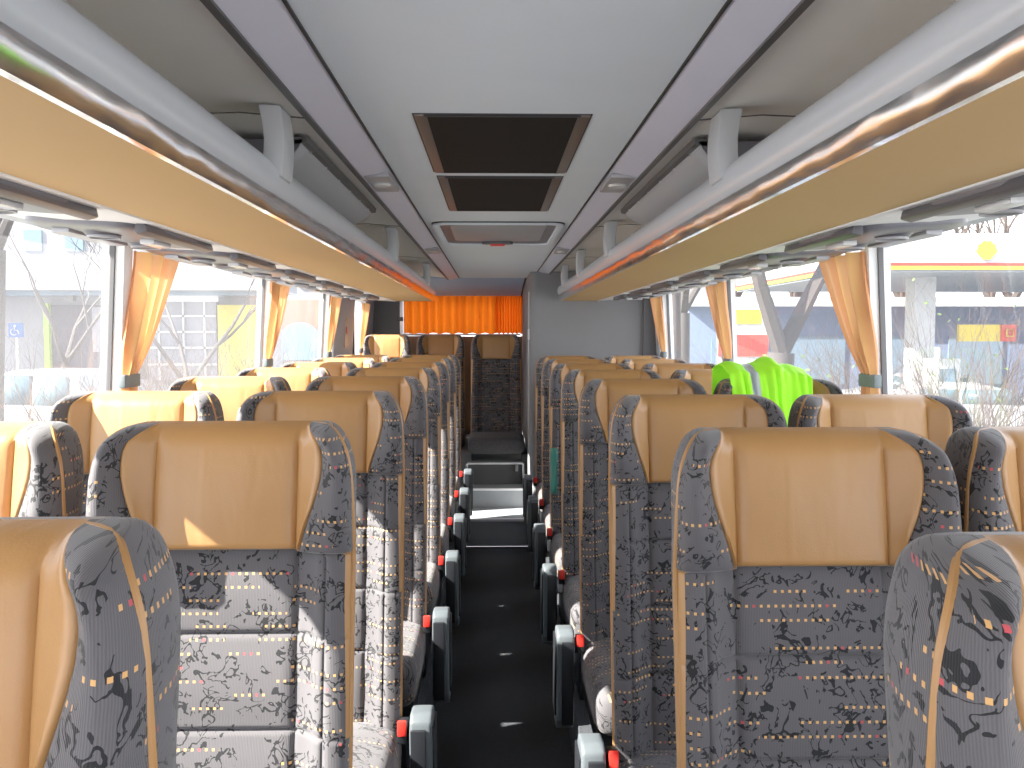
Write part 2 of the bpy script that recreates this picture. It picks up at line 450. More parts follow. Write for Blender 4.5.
def soft_box(x0, x1, y0, y1, z0, z1, r=.03, n=5, crown=.0):
    """rounded cushion block"""
    m = MB(); rows = []
    cx, cy, cz = (x0 + x1) / 2, (y0 + y1) / 2, (z0 + z1) / 2
    hx, hy, hz = (x1 - x0) / 2, (y1 - y0) / 2, (z1 - z0) / 2
    lat = [-90 + 180 * i / 12 for i in range(13)]
    for la in lat:
        a = math.radians(la); cz_ = math.sin(a); cr = math.cos(a)
        zz = cz + (hz - r) * (1 if cz_ > 0 else -1 if cz_ < 0 else 0) + r * cz_
        row = []
        for k in range(40):
            th = 2 * PI * (k + .5) / 40; c, s_ = math.cos(th), math.sin(th)
            e = .18
            sx = math.copysign(abs(c) ** e, c); sy = math.copysign(abs(s_) ** e, s_)
            ins = r * (1 - cr)
            row.append((cx + sx * (hx - ins), cy + sy * (hy - ins), zz))
        rows.append(row)
    uv = [[(p[0] + (.3 if abs(p[0] - cx) > hx * .98 else 0) * 0 + p[1] * .4, p[2] - p[1]) for p in r_] for r_ in rows]
    # intermediate crown grid on the top
    m.grid(rows, uv, wrap=True)
    top = rows[-1]; nt = len(m.v)
    rings = [top]
    for f in (.8, .55, .3, .02):
        rings.append([(cx + (p[0] - cx) * f, cy + (p[1] - cy) * f, p[2] + crown * (1 - f * f)) for p in top])
    m.grid(rings, [[(p[0] + p[1] * .4, p[2] - p[1]) for p in r_] for r_ in rings], wrap=True)
    m.f.append(tuple(range(40))[::-1])
    return m

def make_seat(arm):
    """arm: +1 / -1 = aisle on the +x / -x side, 0 = none"""
    root = empty('coach_seat')
    wmax = TOP
    patch([0, 1, 2], .34, SEAM, 0).build('backrest', M['fabric'], root, fixn=False, angle=75)
    for s_ in (-1, 1):
        patch([2, 3], SEAM, TOP, s_).build('headrest_wing', M['fabric'], root, angle=75)
        patch([3], .71, SEAM, s_).build('side_gusset', M['leather'], root, angle=75)
        patch([3], .34, .71, s_).build('side_bolster', M['fabric'], root, angle=75)
        patch([4, 5], .34, TOP, s_).build('side_panel', M['fabric'], root, angle=75)
        MB().tube(pipe_path(s_), .0050, 8).build('piping', M['leather'], root)
    patch([6], .34, TOP, 2).build('back_shell', M['psudark'], root, angle=75)
    patch([0, 1], SEAM, TOP, 0).build('headrest', M['leather'], root, angle=75)
    soft_box(-.212, .212, -.44, .02, .26, .395, .045, crown=.012).build('cushion', M['fabric'], root, angle=75)
    b = MB(); b.box(-.20, .20, -.36, .05, .20, .265); b.box(-.17, -.13, -.30, -.02, 0, .21); b.box(.13, .17, -.30, -.02, 0, .21)
    b.build('seat_base', M['black'], root, bevel=.008)
    if arm:
        a = arm; xs = sorted((a * .236, a * .290))
        prof = [(-.10, .40), (-.094, .428), (-.07, .442), (-.01, .436), (.02, .40), (.03, .16), (.01, .12), (-.05, .12), (-.09, .16)]
        MB().prism(prof, 'x', *xs).build('armrest', M['armgrey'], root, bevel=.009, seg=3)
        xi = sorted((a * .239, a * .276))
        MB().prism([(-.106, .412), (-.097, .15), (-.08, .15), (-.088, .412)], 'x', *xi).build('end_cap', M['black'], root, bevel=.004)
        xo = sorted((a * .288, a * .295))
        MB().prism([(-.085, .41), (.01, .41), (.015, .17), (-.07, .17)], 'x', *xo).build('side_inlay', M['black'], root, bevel=.002)
        xb = sorted((a * .206, a * .230))
        k = MB().box(xb[0], xb[1], -.085, -.03, .37, .415).build('belt_buckle', M['black'], root, bevel=.005)
        MB().box(xb[0] + .001, xb[1] - .001, -.094, -.083, .393, .430).build('release_button', M['red'], k, bevel=.004)
    return root

PROTO = {}
def place_seat(arm, x, ytop, zf, label, group):
    if arm not in PROTO:
        PROTO[arm] = make_seat(arm); o = PROTO[arm]
    else: o = copy_tree(PROTO[arm])
    o.location = (x, ytop - .15, zf)
    tag(o, label, 'seat', group)
    return o
ORD = ['nearest', 'second', 'third', 'fourth', 'fifth', 'sixth', 'seventh', 'eighth', 'ninth']
LY = [.69, 1.48, 2.26, 3.03, 3.79, 4.54, 5.28, 6.0]
RY = [.62, 1.36, 2.10, 2.84, 3.57, 4.30, 5.02, 5.75]
def lab(i, side, col):
    if i == 0: return f'tan piped patterned aisle seat cut off by the {"bottom left" if side == "left" else "bottom right"} corner'
    extra = {('left', 'aisle', 1): 'large patterned seat with tan leather headrest, foremost whole seat left of the aisle',
             ('right', 'aisle', 1): 'large dark patterned seat with tan leather headrest, foremost whole seat right of the aisle',
             ('left', 'window', 1): 'window seat at the left photo edge with sunlit tan headrest, only its wing showing',
             ('right', 'window', 1): 'window seat at the right photo edge with dark wing and tan piping',
             ('right', 'window', 3): 'window seat draped with the lime vest on the right side',
             ('right', 'window', 2): 'right window seat directly in front of the lime vest'}
    if (side, col, i) in extra: return extra[(side, col, i)]
    return f'tan and grey patterned seat, {ORD[i]} from the camera in the {side} {col} column'
for i in range(8):
    place_seat(1, -.456 if i else -.471, LY[i], .2, lab(i, 'left', 'aisle'), 'left aisle seats')
    place_seat(-1, .463 if i else .471, RY[i], .2, lab(i, 'right', 'aisle'), 'right aisle seats')
    if i:
        place_seat(0, -.918, LY[i], .2, lab(i, 'left', 'window'), 'left window seats')
        place_seat(0, .900, RY[i], .2, lab(i, 'right', 'window'), 'right window seats')
for x, yy, l in ((-.955, 7.72, 'rear row window seat with half sunlit tan headrest in the left back corner'),
             (-.485, 7.72, 'rear row seat between the corner seat and the middle seat'),
             (.0, 7.38, 'dark rear middle seat at the end of the aisle')):
    place_seat(0, x, yy, .335, l, 'rear bench seats')
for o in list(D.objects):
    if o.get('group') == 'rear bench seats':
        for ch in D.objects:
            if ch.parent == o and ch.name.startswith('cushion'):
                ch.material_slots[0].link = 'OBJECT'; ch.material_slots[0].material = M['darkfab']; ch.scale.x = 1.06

# ------------------------------------------------------------------ shell
Y0, YR = -1.7, 8.3
YT = 6.42          # toilet compartment wall
def sbox(name, mat, *b, bevel=0, label=None, parent=None):
    o = MB().box(*b).build(name, mat, parent, bevel=bevel)
    if not parent: struct(o, label)
    return o
# floor
m = MB(); m.box(-.27, .27, Y0, 6.25, -.06, 0)
struct(m.build('floor', M['carpet']))
for s_, nm in ((-1, 'left'), (1, 'right')):
    xs = sorted((s_ * .27, s_ * 1.2))
    sbox('trim_1' if s_ < 0 else 'trim_2', M['carpet'], xs[0], xs[1], Y0, 7.0 if s_ < 0 else YT, -.06, .2, bevel=.004, label=f'raised carpeted seat platform on the {nm}')
# steps at the back
st = MB().box(-.27, .25, 6.25, 6.68, 0, .2).build('trim_3', M['stepgrey'], bevel=.004); struct(st, 'lower grey step at the end of the aisle')
MB().box(-.27, .25, 6.235, 6.262, .185, .204).build('step_nosing', M['nosing'], st, bevel=.003)
st = MB().box(-1.2, .25, 6.68, YR, .0, .345).build('trim_4', M['stepgrey'], bevel=.004); struct(st, 'upper grey step under the rear bench')
MB().box(-.27, .25, 6.668, 6.69, .333, .349).build('step_nosing', M['nosing'], st, bevel=.002)
st = MB().box(-1.2, .25, 6.88, YR, .345, .585).build('trim_5', M['darkfelt'], bevel=.004); struct(st, 'dark riser below the rear bench')
# rail on the step
r_ = MB().tube([(-.235, 6.82, .345), (-.235, 6.82, .515), (-.225, 6.82, .525), (.205, 6.82, .525), (.215, 6.82, .515), (.215, 6.82, .345)], .011, 8)
r_.tube([(.16, 6.82, .525), (.16, 6.82, .46)], .012, 8)
tag(r_.build('foot_rail', M['steel']), 'low grey metal rail on the step before the rear seats', 'rail')

# side walls lower / upper, leaning in: x=1.2 at z .95 to 1.15 at z 1.83
def wx(z): return lerp(1.2, 1.15, (z - .95) / .88) if z > .95 else 1.2
PILL = [0.85, 2.63, 4.33, 5.86]
for s_, nm in ((-1, 'left'), (1, 'right')):
    w = MB()
    yend = YR
    w.prism([(s_ * 1.2, -.1), (s_ * 1.2, .95), (s_ * 1.24, .95), (s_ * 1.24, -.1)], 'y', Y0, yend)
    w.prism([(s_ * 1.15, 1.83), (s_ * 1.13, 1.95), (s_ * 1.0, 2.06), (s_ * 1.0, 2.12), (s_ * 1.2, 2.1), (s_ * 1.22, 1.83)], 'y', Y0, yend)
    # solid rear part of the wall beyond the last window
    ya = 6.25
    w.prism([(s_ * 1.2, .95), (s_ * 1.15, 1.83), (s_ * 1.2, 1.83), (s_ * 1.24, .95)], 'y', ya, 7.15 if s_ < 0 else yend)
    if s_ < 0: w.prism([(s_ * 1.2, .95), (s_ * 1.15, 1.83), (s_ * 1.2, 1.83), (s_ * 1.24, .95)], 'y', 7.75, yend)
    struct(w.build('wall_' + nm, M['wallgrey'], angle=30))
    # window sill ledge
    struct(MB().box(*sorted((s_ * 1.14, s_ * 1.205)), Y0, 6.25, .92, .955).build('trim_6' if s_ < 0 else 'trim_7', M['bracket'], bevel=.006), f'grey sill ledge under the {nm} windows')
    # windows with pane and pillars
    edges = [Y0 + .12] + PILL + ([6.25] if True else [])
    for k in range(len(edges) - 1):
        ya, yb = edges[k] + (.0 if k == 0 else .06), edges[k + 1]
        f = MB()
        for (a, b) in ((ya, ya + .010), (yb - .010, yb)):
            f.prism([(s_ * 1.190, .95), (s_ * 1.140, 1.83), (s_ * 1.155, 1.83), (s_ * 1.205, .95)], 'y', a, b)
        f.box(*sorted((s_ * 1.185, s_ * 1.21)), ya, yb, .95, .975)
        fr = f.build(f'window_{k + 1 + (0 if s_ < 0 else 6)}', M['darktrim'], angle=30); struct(fr, f'{ORD[k]} side window on the {nm}, counted from the front of the coach')
        p = MB().quad((s_ * 1.20, ya, .95), (s_ * 1.20, yb, .95), (s_ * 1.15, yb, 1.84), (s_ * 1.15, ya, 1.84))
        p.build('pane', M['glass'], fr)
    pl = MB()
    for y in PILL:
        pl.prism([(s_ * 1.165, .95), (s_ * 1.115, 1.83), (s_ * 1.18, 1.84), (s_ * 1.22, .95)], 'y', y, y + .06)
    struct(pl.build('trim_8' if s_ < 0 else 'trim_9', M['white'], angle=30), f'pale pillars between the {nm} windows')
# rear left side window (behind fourth curtain)
fr = MB().box(-1.19, -1.16, 7.15, 7.17, .95, 1.83).build('window_13', M['darktrim']); struct(fr, 'narrow rear window on the left')
MB().quad((-1.20, 7.15, .95), (-1.20, 7.75, .95), (-1.155, 7.75, 1.84), (-1.155, 7.15, 1.84)).build('pane', M['glass'], fr)
# notices on the left wall panel
n_ = empty('wall_notice', (-1.165, 6.78, 1.57))
MB().box(-.012, .004, -.07, .07, -.13, .13).build('notice_board', M['psulite'], n_)
MB().disc((.004, 0, .0), .032, 'x', .003).build('red_disc', M['signred'], n_)
MB().box(.003, .006, -.025, .025, .07, .095).build('print_line', M['signyellow'], n_)
tag(n_, 'grey notice with a red round mark on the rear left wall panel', 'notice')
n_ = MB().box(-1.19, -1.16, 6.62, 6.98, 1.12, 1.36).build('wall_socket_panel', M['darktrim'], bevel=.01)
tag(n_, 'dark recessed panel low on the rear left wall, below the notice', 'panel')

# rear wall with window opening
w = MB(); w.box(-1.2, 1.2, YR, YR + .05, -.1, 1.52); w.box(-1.2, -.90, YR, YR + .05, 1.52, 2.1); w.box(.9, 1.2, YR, YR + .05, 1.52, 2.1); w.box(-.9, .9, YR, YR + .05, 1.9, 2.1)
struct(w.build('wall_back', M['brown']))
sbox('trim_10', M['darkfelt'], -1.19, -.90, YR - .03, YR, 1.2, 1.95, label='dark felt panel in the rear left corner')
fr = MB().box(-.90, -.875, YR - .1, YR, 1.5, 1.92).build('window_14', M['steel']); struct(fr, 'rear window behind the orange curtain')
MB().box(-.925, -.87, YR - .105, YR - .09, 1.66, 1.70).build('clasp', M['black'], fr)
MB().quad((-.88, YR + .02, 1.52), (.9, YR + .02, 1.52), (.9, YR + .02, 1.9), (-.88, YR + .02, 1.9)).build('pane', M['glass'], fr)
# orange rear curtains
def rear_curtain(x0, x1, label):
    rows, uvs = [], []; n = 90
    for i in range(9):
        z = lerp(1.545, 1.90, i / 8)
        rows.append([(lerp(x0, x1, j / n), YR - .06 + .022 * math.sin(j * .84 + .4 * math.sin(j * .23) + (x0 * 7)) , z + .004 * math.sin(j * .5) * (i == 0)) for j in range(n + 1)])
        uvs.append([(lerp(x0, x1, j / n), z) for j in range(n + 1)])
    o = MB().grid(rows, uvs).build('pleated_curtain', M['rearcurtain'], angle=180); tag(o, label, 'curtain', 'rear window curtains')
rear_curtain(-.868, .008, 'wide pleated bright orange curtain panel on the left half of the rear window')
rear_curtain(.0, .30, 'pleated bright orange curtain panel right of the join, beside the grey wall')
tag(MB().tube([(-.89, YR - .045, 1.535), (.235, YR - .045, 1.535)], .008).build('curtain_rod', M['bracket']), 'thin pale rod along the bottom of the orange rear curtains', 'rod')

# toilet compartment
w = MB()
w.prism([(.25 + .05 - .05 * math.cos(a), YT + .05 - .05 * math.sin(a)) for a in [PI / 2 * k / 8 for k in range(9)]][::1] + [(1.2, YT), (1.2, YR), (.25, YR)], 'z', -.05, 2.0)
struct(w.build('wall_compartment', M['greyfelt'], angle=50), 'grey felt covered compartment wall behind the right hand seats')
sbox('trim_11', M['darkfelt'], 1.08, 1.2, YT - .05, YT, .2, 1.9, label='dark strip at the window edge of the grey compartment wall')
h = MB().tube([(.247, YT + .16, .3), (.247, YT + .16, 1.86)], .007); tag(h.build('grab_pole', M['bracket']), 'thin pale upright pole on the grey compartment corner', 'pole')
tag(MB().box(.237, .251, YT + .10, YT + .14, 1.50, 1.58).build('door_latch', M['nosing'], bevel=.003), 'small white latch on the edge of the grey compartment', 'latch')

# ceiling
YC = 7.15
c = MB(); c.box(-.298, .298, Y0, YC, 2.0, 2.06)
struct(c.build('ceiling', M['ceil']))
c = MB(); c.prism([(YC, 2.0), (YR, 1.895), (YR, 2.1), (YC, 2.1)], 'x', -1.15, .235)
struct(c.build('trim_12', M['headergrey']), 'sloping grey header over the rear window')
for s_, nm in ((-1, 'left'), (1, 'right')):
    ye = YC if s_ < 0 else YT
    struct(MB().box(*sorted((s_ * .298, s_ * .303)), Y0, ye, 1.996, 2.03).build(f'trim_{13 if s_ < 0 else 14}', M['seal']), f'thin black seam along the {nm} edge of the ceiling')
    struct(MB().prism([(s_ * .303, 2.0), (s_ * .345, 1.990), (s_ * .385, 1.985), (s_ * .385, 2.05), (s_ * .303, 2.05)], 'y', Y0, ye).build(f'trim_{15 if s_ < 0 else 16}', M['lav']), f'satin lavender air duct strip on the {nm}')
    struct(MB().prism([(s_ * .385, 1.980), (s_ * .402, 1.984), (s_ * .402, 2.05), (s_ * .385, 2.05)], 'y', Y0, ye).build(f'trim_{17 if s_ < 0 else 18}', M['darktrim']), f'dark channel beside the {nm} duct strip')
    pr = [(.402, 2.0), (.55, 2.012), (.75, 2.005), (.95, 1.96), (1.1, 1.89), (1.16, 1.83)]
    pr = [(s_ * a, b) for a, b in pr] + [(s_ * 1.18, 1.9), (s_ * .95, 2.09), (s_ * .402, 2.08)]
    struct(MB().prism(pr, 'y', Y0, YC if s_ < 0 else YT).build(f'trim_{19 if s_ < 0 else 20}', M['ceil2'], angle=35), f'warm grey lining above the {nm} luggage rack')
    # panel joints in the lining
    j = MB()
    for y in (.95, 1.86, 3.72, 5.3):
        j.prism([(s_ * .40, 1.998), (s_ * .55, 2.0105), (s_ * .75, 2.0035), (s_ * .95, 1.9585), (s_ * .95, 1.99), (s_ * .75, 2.03), (s_ * .55, 2.04), (s_ * .4, 2.03)], 'y', y, y + .006)
    struct(j.build(f'trim_{21 if s_ < 0 else 22}', M['darktrim']), f'dark panel joints in the lining over the {nm} rack')
# front wall behind the camera with windscreen opening
w = MB(); w.box(-1.24, 1.24, Y0 - .05, Y0, -.1, .85); w.box(-1.24, 1.24, Y0 - .05, Y0, 2.0, 2.12); w.box(-1.24, -1.12, Y0 - .05, Y0, .85, 2.0); w.box(1.12, 1.24, Y0 - .05, Y0, .85, 2.0)
struct(w.build('wall_front', M['wallgrey']))
struct(MB().box(-1.25, 1.25, Y0, YR + .05, 2.12, 2.16).build('trim_23', M['white']), 'outer roof skin')

# ------------------------------------------------------------------ luggage racks
def rack(s_, nm, yend, brs):
    root = empty('luggage_rack', (s_ * .45, Y0, 1.785)); L = yend - Y0
    def X(x): return s_ * (x - .45)
    def Z(z): return z - 1.785
    def P(pts, y0, y1, name, mat, bev=0, ang=40):
        return MB().prism([(X(a), Z(b)) for a, b in pts], 'y', y0, y1).build(name, mat, root, bevel=bev, angle=ang)
    P([(.4575, 1.786), (.742, 1.786), (.742, 1.797), (.4575, 1.797)], .02, L, 'underside_panel', M['tanpanel'])
    P([(.742, 1.787), (.745, 1.783), (.95, 1.796), (1.14, 1.822), (1.15, 1.84), (.742, 1.80)], .02, L, 'outer_panel', M['white'], ang=30)
    P([(.457 - .013 * k / 10 - .0022 * math.sin(PI * k / 10), 1.785 + .034 * k / 10) for k in range(11)] + [(.470, 1.819), (.470, 1.786)], .02, L, 'chrome_strip', M['chrome'], ang=60)
    # rail: an oval bar with a rounded far end
    n = 20; rows = []
    ends = [(0, 1.0)] + [(L - .07 + .07 * math.sin(a), math.cos(a)) for a in [PI / 2 * k / 8 for k in range(9)]]
    for y, k in ends:
        k = max(k, .03)
        rows.append([(X(.482 + .038 * k * math.cos(2 * PI * i / n)), y, Z(1.858 + .042 * k * math.sin(2 * PI * i / n))) for i in range(n)])
    MB().grid(rows, wrap=True).build('front_rail', M['rail'], root, angle=60)
    P([(.458, 1.817), (.463, 1.833), (.465, 1.817)], .02, L - .02, 'rail_lip', M['rail'])
    for y in brs:
        # curved upright from the rail to the duct strip
        prof = []
        for k in range(9):
            t_ = k / 8; prof.append((X(.438 - .006 * math.sin(PI * t_)), Z(lerp(1.86, 2.0, t_))))
        for k in range(9):
            t_ = 1 - k / 8; prof.append((X(.484 - .010 * math.sin(PI * t_)), Z(lerp(1.86, 2.002, t_))))
        MB().prism(prof, 'y', y - Y0 - .045, y - Y0 + .045).build('bracket', M['bracket'], root, bevel=.006, angle=50)
    return tag(root, f'long overhead luggage rack with tan underside and chrome strip on the {nm}', 'luggage rack')
rack(-1, 'left', 6.5, [1.8, 3.8, 5.7])
rack(1, 'right', YT, [1.81, 3.57, 4.78, 5.85])

M['covergrey'] = simple('mid_grey_moulded_panel', (.34, .34, .35), .6, var=.04)
# riveted covers in the racks
def cover(s_, nm):
    y0, y1 = 2.02, 3.18
    root = empty('duct_cover', (s_ * .43, y0, 1.99)); L = y1 - y0
    def pt(x, z, y): return (s_ * (x - .43), y, z - 1.99)
    rows = []; n = 14
    for i in range(n + 1):
        y = L * i / n
        e = 1 - .35 * (max(0, y - L + .18) / .18) ** 2
        row = []
        for k in range(11):
            t_ = k / 10; a = t_ * PI / 2 * 1.0
            x = .455 + .26 * e * (1 - math.cos(a)) * .8 + .05 * t_; z = 1.990 - .105 * e * math.sin(a)
            row.append(pt(x, z, y))
        rows.append(row)
    MB().grid(rows).build('curved_panel', M['covergrey'], root, solid=.004, angle=180)
    r0 = rows[0]; MB().add(r0 + [pt(.72, 1.99, 0)], [tuple(range(12))]).build('end_plate', M['psu'], root)
    MB().prism([(s_ * .012, .008), (s_ * .014, -.006), (s_ * .046, -.012), (s_ * .050, .004)], 'y', .0, L).build('rivet_strip', M['darktrim'], root)
    for k in range(6):
        MB().disc(pt(.459, 1.9785, .1 + k * .19), .006, 'z', .004, 10).build('rivet', M['steel'], root)
    tag(root, f'curved grey cover with a dark riveted strip above the {nm} rack', 'cover')
cover(-1, 'left'); cover(1, 'right')

# ------------------------------------------------------------------ ceiling fittings
def vent(y0, y1, hw, label):
    r = empty('ceiling_vent', (0, y0, 2.0)); L = y1 - y0
    f = MB(); f.box(-hw, -hw + .026, 0, L, -.005, .01); f.box(hw - .026, hw, 0, L, -.005, .01)
    f.build('side_frame', M['brownframe'], r, bevel=.002)
    f = MB(); f.box(-hw + .02, hw - .02, 0, .008, -.005, .006); f.box(-hw + .02, hw - .02, L - .008, L, -.005, .006); f.build('edge_trim', M['seal'], r)
    f = MB(); f.box(-hw - .004, hw + .004, -.004, L + .004, -.0015, .004); f.build('gasket', M['seal'], r)
    MB().box(-hw + .026, hw - .026, .008, L - .008, -.004, .0).build('mesh_grille', M['meshgrille'], r)
    tag(r, label, 'vent', 'ceiling vents')
M['brownframe'] = simple('brown_grey_metal_frame', (.13, .10, .085), .35, metal=.3)
vent(1.82, 2.46, .182, 'large black mesh vent in the ceiling, nearest the camera')
vent(2.53, 3.22, .178, 'smaller looking black mesh vent directly behind the large one')
# roof hatch
r = empty('roof_hatch', (0, 3.55, 2.0))
def rrect(hw, y0, y1, rad, n=6):
    out = []
    for cx, cy, a0 in ((hw - rad, y1 - rad, 0), (-hw + rad, y1 - rad, 90), (-hw + rad, y0 + rad, 180), (hw - rad, y0 + rad, 270)):
        for k in range(n + 1):
            a = math.radians(a0 + 90 * k / n); out.append((cx + rad * math.cos(a), cy + rad * math.sin(a)))
    return out
def ring(outer, inner, z0, z1):
    rows = [[(x, y, z0) for x, y in outer], [(x, y, z1) for x, y in outer], [(x, y, z1) for x, y in inner], [(x, y, z0) for x, y in inner], [(x, y, z0) for x, y in outer]]
    return MB().grid(rows, wrap=True)
ring(rrect(.27, 0, .86, .06), rrect(.245, .025, .835, .05), -.012, .0).build('outer_frame', M['ceil'], r, bevel=.003)
ring(rrect(.274, -.004, .864, .06), rrect(.268, .002, .858, .06), -.005, .0).build('gasket', M['seal'], r)
MB().prism(rrect(.247, .023, .837, .05), 'z', -.003, .0).build('recess', M['psu'], r)
MB().prism(rrect(.20, .06, .66, .04), 'z', -.010, -.003).build('hatch_panel', M['psulite'], r, bevel=.002)
MB().prism([(.06, .66), (-.06, .66), (-.075, .69), (-.06, .72), (.06, .72), (.075, .69)], 'z', -.022, -.008).build('handle', M['psudark'], r, bevel=.003)
MB().box(-.035, .035, .675, .705, -.03, -.018).build('emergency_button', M['red'], r, bevel=.004)
tag(r, 'rounded grey roof hatch with a red button in its recess', 'hatch')

def lamp(s_, y, label):
    r = empty('ceiling_lamp', (s_ * .344, y, 1.99))
    MB().box(-.036, .036, 0, .26, -.008, .006).build('lamp_cover', M['psulite'], r, bevel=.006)
    MB().disc((0, .12, -.014), .024, 'z', .008, 20, .029).build('lens', M['lens'], r)
    tag(r, label, 'lamp', 'small duct strip lamps')
lamp(-1, 2.45, 'small square lamp in the left duct strip beside the riveted cover')
lamp(1, 2.45, 'small square lamp in the right duct strip beside the riveted cover')
lamp(-1, 4.55, 'farther small lamp in the left duct strip, near the roof hatch')
lamp(1, 4.55, 'farther small lamp in the right duct strip, near the roof hatch')

# passenger service units
def make_psu(s_):
    r = empty('service_panel')
    # local: x outward from 0 (inner edge) to .33, y 0..-.5 (far end at 0)
    n = 36; rows = []
    for k, (zz, sc) in enumerate(((.01, 1.0), (-.004, 1.0), (-.010, .975), (-.015, .90), (-.018, .78), (-.019, .5), (-.019, .02))):
        row = []
        for i in range(n):
            a = 2 * PI * i / n; c, q = math.cos(a), math.sin(a); e = .42
            x = .165 + .165 * sc * math.copysign(abs(c) ** e, c); y = -.25 + .25 * sc * math.copysign(abs(q) ** .6, q)
            y *= 1.0 - .18 * (x / .33)
            row.append((s_ * x, y, zz + .03 * (x / .33)))
        rows.append(row)
    MB().grid(rows, wrap=True).build('housing', M['psu'], r, angle=60)
    b = MB(); b.prism([(s_ * .004, .004), (s_ * .0, -.014), (s_ * .022, -.020), (s_ * .028, -.014), (s_ * .026, .004)], 'y', -.47, -.02); b.build('edge_bar', M['psudark'], r, bevel=.005)
    for y in (-.12, -.36):
        v = MB().disc((s_ * .14, y, -.014), .034, 'z', .012, 24, .046).build('air_nozzle', M['psudark'], r)
        ring([(s_ * .14 + .036 * math.cos(a * PI / 12), y + .036 * math.sin(a * PI / 12)) for a in range(24)], [(s_ * .14 + .031 * math.cos(a * PI / 12), y + .031 * math.sin(a * PI / 12)) for a in range(24)], -.017, -.012).build('nozzle_rim', M['psulite'], v)
    MB().prism([(s_ * .05, -.30), (s_ * .085, -.30), (s_ * .085, -.19), (s_ * .05, -.19)], 'z', -.024, -.01).build('reading_light', M['lens'], r, bevel=.005)
    MB().prism([(s_ * .20, -.40), (s_ * .25, -.38), (s_ * .25, -.10), (s_ * .20, -.08)], 'z', -.008, .006).build('speaker_grille', M['psulite'], r, bevel=.006)
    return r
for s_, nm in ((-1, 'left'), (1, 'right')):
    pr = None
    fars = [1.70 + .675 * k for k in range(7)]
    for i, y in enumerate(fars):
        o = make_psu(s_) if pr is None else copy_tree(pr); pr = pr or o
        o.location = (s_ * .765, y, 1.782)
        tag(o, f'grey overhead service panel with round air nozzles, {ORD[i]} from the camera above the {nm} windows', 'service panel', f'service panels above the {nm} windows')

# ------------------------------------------------------------------ side curtains
def side_curtain(s_, y, label, hw=1.0, white=False):
    r = empty('window_curtain', (s_ * 1.085, y, 1.0))
    def lead(z): return interp([(.95, .215), (1.2, .18), (1.39, .105), (1.43, .105)], z) * hw if z < 1.43 else (.105 + .315 * ((z - 1.43) / .37) ** .85) * hw
    def back(z): return interp([(.95, -.03), (1.39, .0), (1.8, .08)], z)
    rows, uvs = [], []; n = 72; zs = [1.0 + .8 * i / 32 for i in range(33)]
    for z in zs:
        nip = 1 - .5 * math.exp(-((z - 1.41) / .07) ** 2)
        row = []
        for j in range(n + 1):
            t_ = j / n
            yy = lerp(back(z), lead(z), t_)
            xx = .016 * nip * math.sin(t_ * 2 * PI * 3.5 + .7 * math.sin(t_ * 5 + z * 1.5)) + .004 * math.sin(t_ * 27 + z * 3)
            row.append((s_ * (wx(z) - .052 - 1.085 + xx), yy, z - 1.0))
        rows.append(row); uvs.append([(j / n, z) for j in range(n + 1)])
    MB().grid(rows, uvs).build('cloth', M['curtain'], r, angle=180)
    zz = .41; a, b = back(1.41) - .006, lead(1.41) + .006
    xc = s_ * (wx(1.41) - .052 - 1.085)
    MB().prism([(xc - .012, a), (xc + .012, a), (xc + .012, b), (xc - .012, b)], 'z', zz - .024, zz + .016).build('tie_back', M['tie'], r, bevel=.006)
    tag(r, label, 'curtain', 'tied side window curtains')
side_curtain(-1, 2.60, 'orange striped tied curtain at the nearest left window pillar')
side_curtain(-1, 4.22, 'orange striped tied curtain at the second left window pillar')
side_curtain(-1, 5.78, 'orange striped tied curtain at the third left window pillar, beside the notice panel')
side_curtain(-1, 7.2, 'sunlit curtain in the rear left corner beside the dark felt panel')
side_curtain(1, 2.56, 'orange striped tied curtain at the nearest right window pillar')
side_curtain(1, 4.16, 'orange striped tied curtain at the second right window pillar')
side_curtain(1, 5.78, 'narrow orange curtain beside the grey compartment wall')

# ------------------------------------------------------------------ hi-vis vest on the right window seat of the fourth row
def vest():
    y0 = RY[3]; x0, x1 = .735, 1.0
    r = empty('safety_vest', ((x0 + x1) / 2, y0, 1.40))
    cx = (x0 + x1) / 2
    nx = 60; rows = []; uvs = []
    prof = []
    for k in range(44):
        d = k / 43 * .62 - .16      # arc length over the top: negative is behind
        if d < 0: prof.append((.135, d * 1.0 + 0))
        elif d < .13: a = PI * d / .13; prof.append((.045 + .09 * math.cos(a), .028 * math.sin(a) + .0))
        else: prof.append((-.048 - .05 * min(1, (d - .13) / .1), -(d - .13)))
    def point(t_, k):
        py, pz = prof[k]
        x = lerp(x0, x1, t_) - cx
        drop = .0
        front = py < -.04
        # folds
        fold = .012 * math.sin(t_ * 23 + pz * 9) + .008 * math.sin(t_ * 41 + 2)
        peak = .034 * math.exp(-((t_ - .60) / .10) ** 2) + .012 * math.exp(-((t_ - .22) / .2) ** 2)
        yy = py - (.018 + abs(fold) if front else -.01)
        zz = pz + .012 + (peak if pz > -.06 else 0) + .006 * math.sin(t_ * 17)
        if front: x = x + (.30 * pz) * (.35 - t_) * -.6
        return (x, yy, zz)
    bands = [('shoulder_panel', 0, .24, 'lime'), ('reflective_band', .24, .36, 'reflect'), ('front_panel', .36, 1.0, 'lime')]
    for nm, a, b, mt in bands:
        n = max(8, int((b - a) * nx)); rows = []
        kmax = 44
        for k in range(kmax):
            rows.append([point(lerp(a, b, j / n), k) for j in range(n + 1)])
        MB().grid(rows).build(nm, M[mt], r, solid=.003, angle=180)
    tag(r, 'fluorescent lime safety vest with grey band draped over a right window seat', 'vest')
vest()
